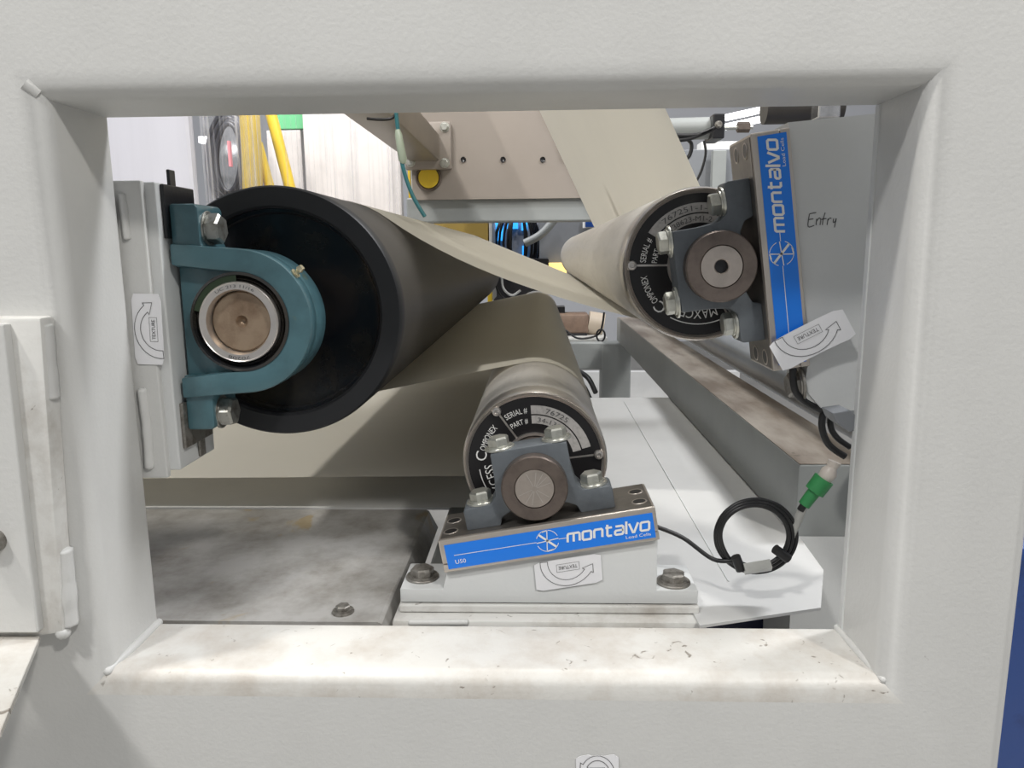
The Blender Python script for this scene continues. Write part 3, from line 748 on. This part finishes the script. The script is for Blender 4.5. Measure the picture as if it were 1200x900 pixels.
# slim return pipe lying beyond the beam
gp_ = Vector((.445, 0, -.222))
pp = thing('return_pipe', 'slim blue grey pipe running alongside the oily beam under the right roller', 'pipe', (gp_.x, .78, gp_.z))
bm = nb(); lathe(bm, [(0, .03), (.037, .03), (.037, 2.15), (0, 2.15)], n=40); obj('tube', bm, mat('blue_grey_pipe', (.33, .36, .40), .28, .5, var=.15, vscale=8), pp, smooth=35)
tbp = [xz(*p, .646) for p in ((975, 484), (997, 481), (1006, 490), (1005, 503), (996, 507), (980, 495))]
bm = nb(); prism(bm, tbp, .646, .672, .001); tag(obj('rod_end', bm, GREYD), 'dark grey flat rod end poking from the right jamb below the bracket', 'rod')

# ------------------------------------------------------------ cables and connector
def cab(name, P, r, label, parent=None, k=8, m=None):
    bm = nb(); tube(bm, smoothpath([at(*p) for p in P], k), r, 10); o = obj(name, bm, m or CABLE, parent, smooth=70)
    if label: tag(o, label, 'cable')
    return o
cc = (884, 628)
loop = []
for q in range(0, 3):
    for k in range(12):
        a = math.radians(235 + 360 * (k / 12)); rr = 40 + 3.6 * q
        loop.append((cc[0] + rr * math.cos(a) * 1.0 + q, cc[1] - rr * math.sin(a) * .90, .705 + .003 * q))
P = [(766, 616, .72), (800, 630, .715), (835, 655, .71)] + loop + [(862, 664, .712), (895, 664, .712), (918, 648, .712), (928, 620, .712)]
cb = thing('coiled_cable', 'black sensor cable coiled into a ring beside the pedestal', 'cable', at(884, 668, .705)); KO2 = cb.location.copy()
bm = nb(); tube(bm, [v - KO2 for v in smoothpath([at(*p) for p in P], 6)], .0023, 10); obj('cable', bm, CABLE, cb, smooth=70)
for a, b in (((862, 652, .702), (868, 668, .702)), ((908, 643, .702), (924, 655, .702))):
    bm = nb(); tube(bm, [at(*a) - KO2, at(*b) - KO2], .0048, 12); obj('cable_tie', bm, CABLE, cb, smooth=50)
v0, v1 = at(872, 667, .699) - KO2, at(903, 662, .699) - KO2
bm = nb(); tube(bm, [v0, v1], .0062, 4); obj('tape_flag', bm, CLEAR, cb)
bm = nb(); tube(bm, [at(927, 628, .712) - KO2, at(944, 588, .710) - KO2], .0042, 14); obj('sleeve', bm, CLEAR, cb, smooth=50)
gn = thing('cable_connector', 'green plastic cable connector with pale gland on the right', 'connector', at(957, 577, .708)); GO = gn.location.copy()
bm = nb(); A_, B_ = at(942, 592, .708), at(972, 553, .706)
tube(bm, [A_.lerp(B_, t) - GO for t in (0, .40, .41, .80, .801)], .008, 16, rad=[.0058, .0062, .0095, .0098, .007]); obj('shell', bm, GREEN, gn, smooth=40)
bm = nb(); tube(bm, [B_.lerp(A_, .2) - GO, B_ - GO, B_.lerp(at(978, 542, .706), .5) - GO, at(978, 541, .706) - GO], .006, 12, rad=[.007, .008, .005, .0065]); obj('gland', bm, mat('pale_gland', (.62, .56, .50), .4), gn, smooth=40)
bm = nb(); tube(bm, [at(938, 598, .709) - GO, at(943, 590, .708) - GO], .0036, 12); obj('strain_relief', bm, CABLE, gn, smooth=50)
cab('sensor_cable', [(932, 415, .69), (929, 436, .69), (932, 458, .69), (944, 471, .692), (962, 480, .70), (985, 486, .74)], .0033, 'thick black cable curling under the upright load cell')
cab('sensor_cable', [(972, 470, .70), (964, 488, .70), (964, 505, .70), (972, 522, .70), (990, 535, .70)], .0033, 'outer of two black cable loops hanging below the bracket')
cab('sensor_cable', [(982, 470, .705), (974, 488, .705), (974, 502, .705), (982, 514, .705), (996, 524, .705)], .0030, 'inner of two black cable loops hanging below the bracket')

# ------------------------------------------------------------ far side of the machine
def bx2(bm, x0, y0, x1, y1, Y, d, bv=0):
    a = at(x0, y0, Y); b = at(x1, y1, Y); return box(bm, min(a.x, b.x), max(a.x, b.x), Y, Y + d, min(a.z, b.z), max(a.z, b.z), bv)
def onebox(name, r, Y, d, m, label, cat, bv=.003):
    bm = nb(); bx2(bm, *r, Y, d, bv); return tag(obj(name, bm, m), label, cat)
# tan side plate
tp = thing('side_plate', 'tan steel machine plate with a row of small holes behind the paper', 'plate', at(480, 232, 3.0)); T0 = tp.location.copy()
bm = nb(); bx2(bm, 478, 60, 760, 231, 3.0, .018); obj('plate', rel(bm, T0), TAN, tp)
for px in (543, 589.5, 636): 
    v = at(px, 187, 2.999); bm = nb(); lathe(bm, [(0, .003), (.0085, 0), (.0105, -.002), (.0105, .004)], v.x, v.z, 18); bmesh.ops.translate(bm, verts=bm.verts[:], vec=(0, 2.997, 0)); obj('hole', rel(bm, T0), BLACKM, tp)
v = at(502, 208, 2.99); bm = nb(); lathe(bm, [(.040, .006), (.046, -.004), (.052, 0), (.052, .006)], v.x, v.z, 32); bmesh.ops.translate(bm, verts=bm.verts[:], vec=(0, 2.992, 0)); ph = obj('port_ring', rel(bm, T0), COLLAR, tp, smooth=40)
bm = nb(); lathe(bm, [(0, 0), (.040, 0)], v.x, v.z, 32); bmesh.ops.translate(bm, verts=bm.verts[:], vec=(0, 2.994, 0)); obj('port_window', rel(bm, T0), YELL, tp)
bm = nb(); bx2(bm, 670, 150, 700, 170, 2.96, .04); obj('clip', rel(bm, T0), COLLAR, tp)
# square tube coming to the viewer
a = at(478, 193, 3.0); b = at(526, 140, 3.0)
ct = thing('cross_tube', 'dark tan square tube bolted to the tan plate with a flange', 'beam', (a.x, 2.95, a.z)); T1 = ct.location.copy()
bm = nb(); box(bm, at(479, 189, 2.96).x, at(515, 157, 2.96).x, 1.0, 2.964, at(497, 189, 2.96).z, at(497, 157, 2.96).z, .01); obj('tube', rel(bm, T1), TANT, ct, smooth=30)
bm = nb(); bx2(bm, 473, 143, 529, 198, 2.965, .034, .006); obj('flange', rel(bm, T1), TAN, ct, smooth=30)
for px, py in ((521, 149), (521, 191), (481, 190)):
    bolt(ct, at(px, py, 2.965) - T1, (0, -1, 0), .013, .012, .019, ZINC)
# grey far frame
ff = thing('far_frame', 'mid grey far side frame of square tube seen between the rollers', 'frame', at(720, 466, 3.0)); T2 = ff.location.copy()
bm = nb(); bx2(bm, 476, 232, 760, 258, 3.02, .12, .006); obj('top_rail', rel(bm, T2), FRAMEG, ff)
bm = nb(); bx2(bm, 705, 402, 737, 560, 3.0, .1, .006); obj('leg', rel(bm, T2), FRAMEG, ff)
bm = nb(); bx2(bm, 560, 402, 708, 433, 3.002, .096, .006); obj('lower_rail', rel(bm, T2), FRAMEG, ff)
onebox('grey_cabinet', (632, 259, 700, 330), 3.5, .3, GREYD, 'slate grey panel beyond the far frame beside the right roller', 'panel')
onebox('ochre_cabinet', (508, 258, 573, 340), 3.4, .3, OCHRE, 'dark yellow cabinet panel behind the descending paper', 'panel')
onebox('cabinet_edge', (573, 259, 578, 352), 3.38, .3, PAINT, 'thin pale upright edge beside the dark yellow panel', 'post')
onebox('warm_lit_patch', (643, 308, 664, 324), 3.45, .03, WARMGLOW, 'small patch left of the right roller, warm yellow light put in as glow', 'light')  # no lamp here: yellow light on a dark bit, put in as glow
onebox('black_box', (622, 303, 643, 318), 3.4, .1, BLACKM, 'small black box left of the warm lit patch', 'box')
bg = thing('lit_enclosure', 'bright blue lit enclosure behind the hanging black cables', 'machine', at(600, 350, 3.7)); T3 = bg.location.copy()
bm = nb(); bx2(bm, 578, 255, 640, 352, 3.7, .05); obj('back_plate', rel(bm, T3), GREYD, bg)
for r in ((580, 260, 590, 282), (594, 260, 607, 268), (611, 260, 618, 270), (612, 288, 617, 303), (583, 290, 588, 300)):
    bm = nb(); bx2(bm, *r, 3.68, .02); obj('lit_panel', rel(bm, T3), BLUEGLOW, bg)
hc = thing('hanging_cables', 'bundle of thin black cables hanging in loops before blue light', 'cable', at(603, 305, 3.5)); T4 = hc.location.copy()
for i in range(12):
    rx = 8 + i * 1.7; ry = 40 + random.uniform(-6, 6); ox = random.uniform(-4, 4)
    Q = [at(608 + ox * .5 + rx * math.cos(2 * PI * k / 20), 285 + ry * math.sin(2 * PI * k / 20), 3.5 + .012 * i + .02 * math.sin(k)) - T4 for k in range(20)]
    bm = nb(); tube(bm, Q, .0046, 6, closed=True); obj('cable', bm, CABLE, hc, smooth=70)
onebox('dark_machine_housing', (578, 326, 640, 360), 3.68, .02, mat('charcoal_housing', (.05, .048, .055), .4, var=.5, vscale=12, bump=1, bscale=14), 'dark machine housing below the descending paper beside a yellow strip', 'machine')
onebox('yellow_strip', (571, 326, 577, 360), 3.36, .02, YELL, 'yellow upright strip below the descending paper', 'post')
cab('thin_cable', [(580, 325, 3.5), (583, 340, 3.5), (592, 350, 3.5), (606, 348, 3.5), (616, 352, 3.5)], .005, 'thin black cable looping beside the yellow strip below the paper')
cab('thin_cable', [(634, 332, 3.5), (626, 338, 3.5), (618, 346, 3.5), (612, 356, 3.5)], .005, 'thin black cable slanting above the middle web')
cab('thin_cable', [(588, 322, 3.52), (590, 338, 3.52), (600, 346, 3.52), (610, 340, 3.52)], .006, 'pale thin cable curving beside the yellow strip', m=PAINT2)
cab('flexible_hose', [(615, 285, 3.45), (632, 276, 3.44), (646, 262, 3.44), (654, 250, 3.44)], .018, 'grey hose slanting across the slate panel', m=FRAMEG)
lb = thing('notice_label', 'tiny white and blue notice at the top of the slate panel', 'label', at(690, 262, 3.48)); T5 = lb.location.copy()
bm = nb(); bx2(bm, 683, 258, 697, 267, 3.48, .01); obj('card', rel(bm, T5), WHITE, lb); bm = nb(); bx2(bm, 686, 260, 697, 266, 3.476, .003); obj('print', rel(bm, T5), BLUEB, lb)
# gearbox corner
gb = thing('gear_motor', 'brown gear motor with pale drum below the paper edge', 'motor', at(680, 396, 3.2)); T6 = gb.location.copy()
bm = nb(); bx2(bm, 652, 368, 690, 391, 3.2, .12, .01); obj('housing', rel(bm, T6), BRONZE, gb, smooth=30)
bm = nb(); bx2(bm, 655, 391, 688, 396, 3.19, .13, .003); obj('foot', rel(bm, T6), BLACKM, gb)
v0, v1 = at(690, 379, 3.2), at(708, 382, 3.2)
bm = nb(); tube(bm, [v0 - T6 + Vector((0, .05, 0)), v1 - T6 + Vector((0, .05, 0))], .05, 24); obj('drum', bm, mat('pale_drum', (.5, .42, .33), .5), gb, smooth=40)
bm = nb(); bx2(bm, 640, 360, 662, 372, 3.25, .1); obj('cover', rel(bm, T6), BLACKM, gb)
onebox('machine_bed', (600, 396, 712, 404), 3.12, .5, PAINTD, 'pale ledge under the brown gear motor', 'ledge')
onebox('blue_valve', (651, 372, 657, 384), 3.1, .04, BLUEB, 'tiny blue and white valve beside the brown motor', 'valve', .004)
cab('thin_cable', [(655, 381, 3.05), (664, 388, 3.05), (676, 396, 3.05), (690, 396, 3.05), (702, 391, 3.05), (706, 380, 3.05), (708, 366, 3.05)], .0042, 'thin black cable drooping below the brown motor')
bm = nb(); tube(bm, [at(704 + 5 * math.cos(a * PI / 6), 393 + 7 * math.sin(a * PI / 6), 3.04) for a in range(12)], .004, 8, closed=True); tag(obj('cable_knot', bm, CABLE, smooth=70), 'small black cable loop tied by the far beam end', 'cable')
for i, (x, y) in enumerate(((684, 446), (678, 455))):
    cab('floor_hose', [(x - 4, y - 10, 2.9), (x + 6, y - 2, 2.85), (x + 14, y + 14, 2.8)], .010, ('upper', 'lower')[i] + ' black hose on the floor behind the lower roller')
fz_ = at(700, 470, 3.3).z
onebox('far_floor_panel', (600, 436, 860, 600), 4.2, .05, PANM, 'pale low panel beyond the far frame leg', 'panel')

# ------------------------------------------------------------ upper left background
onebox('plastic_roll', (60, 20, 237, 330), 2.6, .04, mat('milky_plastic', (.86, .86, .95), .3, var=.07, vscale=2.0, stretch=(3, 1, .2)), 'tall milky white wrapped bale at the upper left', 'bale', .015)
onebox('ducting_panel', (230, 60, 300, 260), 4.2, .1, CHROME, 'shiny crumpled silver duct wall behind the cable coil', 'duct')
onebox('strip_light', (232, 160, 254, 167), 4.0, .05, LAMP, 'glowing white strip light beside the cable coil', 'light')
hk = thing('cable_coil', 'big hanging coil of dark cables left of the yellow post', 'cable', at(265, 235, 3.6)); T7 = hk.location.copy()
for i in range(9):
    rx = 14 + i * 1.9; ry = 40 + i * 2.2; Q = [at(268 + (i % 3) * 2 + rx * math.cos(2 * PI * k / 24) * (1 if k < 13 else 1), 185 + ry * math.sin(2 * PI * k / 24), 3.6 + .01 * i) - T7 for k in range(24)]
    bm = nb(); tube(bm, Q, .012, 8, closed=True); obj('loop', bm, mat('grey_black_cable', (.025, .025, .03), .35), hk, smooth=70)
bm = nb(); bx2(bm, 266, 165, 271, 195, 3.55, .02); obj('tag', rel(bm, T7), mat('pink_tag', (.75, .25, .28), .5), hk)
yp = thing('yellow_post', 'yellow painted guard post with an elbow at its top', 'post', at(296, 400, 3.3)); T8 = yp.location.copy()
bm = nb(); tube(bm, [v - T8 for v in smoothpath([at(*p) for p in ((298, 520, 3.3), (297, 260, 3.3), (293, 150, 3.3), (288, 128, 3.3), (262, 118, 3.3))], 5)], .043, 20); obj('pipe', bm, YELL, yp, smooth=60)
bm = nb(); tube(bm, [at(302, 168, 3.34) - T8, at(330, 270, 3.34) - T8], .022, 12); obj('brace', bm, YELL, yp, smooth=60)
bm = nb(); tube(bm, [at(308, 100, 3.5), at(322, 150, 3.5), at(350, 260, 3.5)], .026, 14); tag(obj('guard_rail', bm, YELL, smooth=60), 'slanting yellow rail right of the yellow post', 'rail')
onebox('green_carton', (322, 100, 358, 151), 3.9, .05, GRN2, 'green carton behind the slanting yellow rail', 'carton')
onebox('wrapped_pallet', (312, 153, 362, 330), 3.9, .05, WRAP, 'grey goods below the green carton behind film', 'pallet')
onebox('wrapped_pallet', (350, 60, 474, 330), 3.8, .05, WRAP, 'tall film wrapped pallet left of the tan tube', 'pallet')
bm = nb(); pr = []
fx0, fx1 = at(238, 200, 3.1).x, at(470, 200, 3.1).x
for i in range(121):
    x = fx0 + (fx1 - fx0) * i / 120; y = 3.1 + .02 * math.sin(i * 1.9) + .012 * math.sin(i * .7)
    pr.append((bm.verts.new((x, y, .75)), bm.verts.new((x, y + .01, -.35))))
for A, B in zip(pr, pr[1:]): bm.faces.new((A[0], B[0], B[1], A[1]))
tag(obj('film_curtain', bm, FILM, smooth=60), 'streaky clear plastic film hanging across the upper left background', 'plastic film')
onebox('yellow_strip', (477, 180, 482, 270), 3.9, .05, YELL, 'narrow yellow upright between film and tan plate', 'post')
onebox('blue_drum', (478, 232, 488, 262), 4.0, .2, BLUEB, 'small blue drum below the narrow yellow upright', 'drum')
onebox('pale_crate', (482, 210, 492, 240), 4.1, .2, WHITE, 'pale crate edge above the small blue drum', 'crate')  # edge of a plain white box

# hose in front
ah = thing('air_hose', 'teal air hose hanging with a pale inline fitting near the top', 'hose', at(470, 185, 1.3)); T9 = ah.location.copy()
bm = nb(); tube(bm, [v - T9 for v in smoothpath([at(*p) for p in ((463, 120, 1.3), (465, 140, 1.3), (468, 165, 1.3), (472, 195, 1.3), (483, 228, 1.3), (498, 254, 1.3))], 6)], .0035, 10); obj('hose', bm, TEALT, ah, smooth=70)
bm = nb(); tube(bm, [at(466, 152, 1.3) - T9, at(467, 158, 1.3) - T9, at(472, 187, 1.3) - T9, at(473, 192, 1.3) - T9], .008, 12, rad=[.004, .0062, .0075, .004]); obj('fitting', bm, mat('pale_green_fitting', (.36, .42, .33), .3), ah, smooth=50)
cab('black_lead', [(430, 139, 1.3), (445, 140, 1.3), (458, 139, 1.3), (464, 134, 1.3)], .0025, 'short black lead joining the teal hose')

# ------------------------------------------------------------ upper right background
cy = thing('air_cylinder', 'grey pneumatic cylinder with rod beyond the paper at upper right', 'cylinder', at(830, 165, 1.9)); TA = cy.location.copy()
bm = nb(); tube(bm, [at(770, 152, 1.9) - TA, at(838, 150, 1.9) - TA], .026, 28); obj('barrel', bm, FRAMEG, cy, smooth=50)
bm = nb(); bx2(bm, 836, 133, 849, 162, 1.85, .09, .003); obj('clamp', rel(bm, TA), BLACKM, cy)
bolt(cy, at(842, 146, 1.85) - TA, (0, -1, 0), .006, .004, .009, OLDBOLT)
bm = nb(); tube(bm, [at(848, 150, 1.89) - TA, at(882, 149, 1.89) - TA], .005, 14); obj('rod', bm, ZINC, cy, smooth=50)
bm = nb(); tube(bm, [at(864, 149, 1.89) - TA, at(878, 149, 1.89) - TA], .013, 6); obj('nut', bm, COLLAR, cy)
for i, (x, y) in enumerate(((790, 165), (788, 158))):
    cab('signal_cable', [(x - 8, y, 1.8), (805, 163 - i * 4, 1.8), (822, 157, 1.8), (838, 150, 1.8)], .005, ('lower', 'upper')[i] + ' black cable lying against the grey air cylinder')
cab('signal_cable', [(800, 160, 1.82), (810, 168, 1.82), (808, 182, 1.82), (798, 192, 1.82)], .0045, 'short black cable loop by the paper edge at upper right')
cab('signal_cable', [(825, 165, 1.85), (827, 180, 1.85), (822, 200, 1.85), (814, 216, 1.85)], .003, 'thin black cable dropping to the right roller')
for i, y in enumerate((130, 141)):
    bm = nb(); tube(bm, [at(850, y + 8, 4.5), at(895, y - 2, 4.5)], .018, 12); tag(obj('fluorescent_tube', bm, LAMP, smooth=50), ('upper', 'lower')[i] + ' glowing white tube behind the cylinder rod', 'light')
onebox('light_shelf', (822, 166, 888, 178), 3.6, .1, WHITE, 'white ledge below the air cylinder', 'ledge')
onebox('grey_guard', (770, 176, 905, 330), 3.12, .1, GREYD, 'mid grey guard panel above the right roller', 'panel')
onebox('grey_guard_post', (836, 176, 846, 330), 3.06, .04, FRAMEG, 'lighter upright on the guard panel above the right roller', 'post')
bm = nb(); tube(bm, [at(895, 128, 1.5), at(985, 126, 1.5)], .028, 28); tag(obj('dark_roll', bm, RUBBERS, smooth=50), 'dark roll glimpsed above the handwritten bracket', 'roller')
onebox('bright_fitting', (960, 120, 985, 138), 1.4, .04, CHROME, 'shiny metal fitting at the end of the dark roll', 'fitting')

# ------------------------------------------------------------ things outside and below
onebox('blue_crate', (1150, 640, 1320, 1100), .95, .5, BLUEB, 'shiny blue plastic crate beyond the right edge of the frame', 'crate', .02)
onebox('navy_tarpaulin', (500, 690, 1040, 900), 1.0, .4, NAVY, 'dark blue sheet glimpsed under the white pan', 'sheet', .01)
o_ = at(700, 897, YF - .0006)
sticker('torn white arrow sticker at the bottom edge of the frame', o_, (1, 0, .03), (-.03, 0, 1), .036, .022, torn=True, mirror=False)
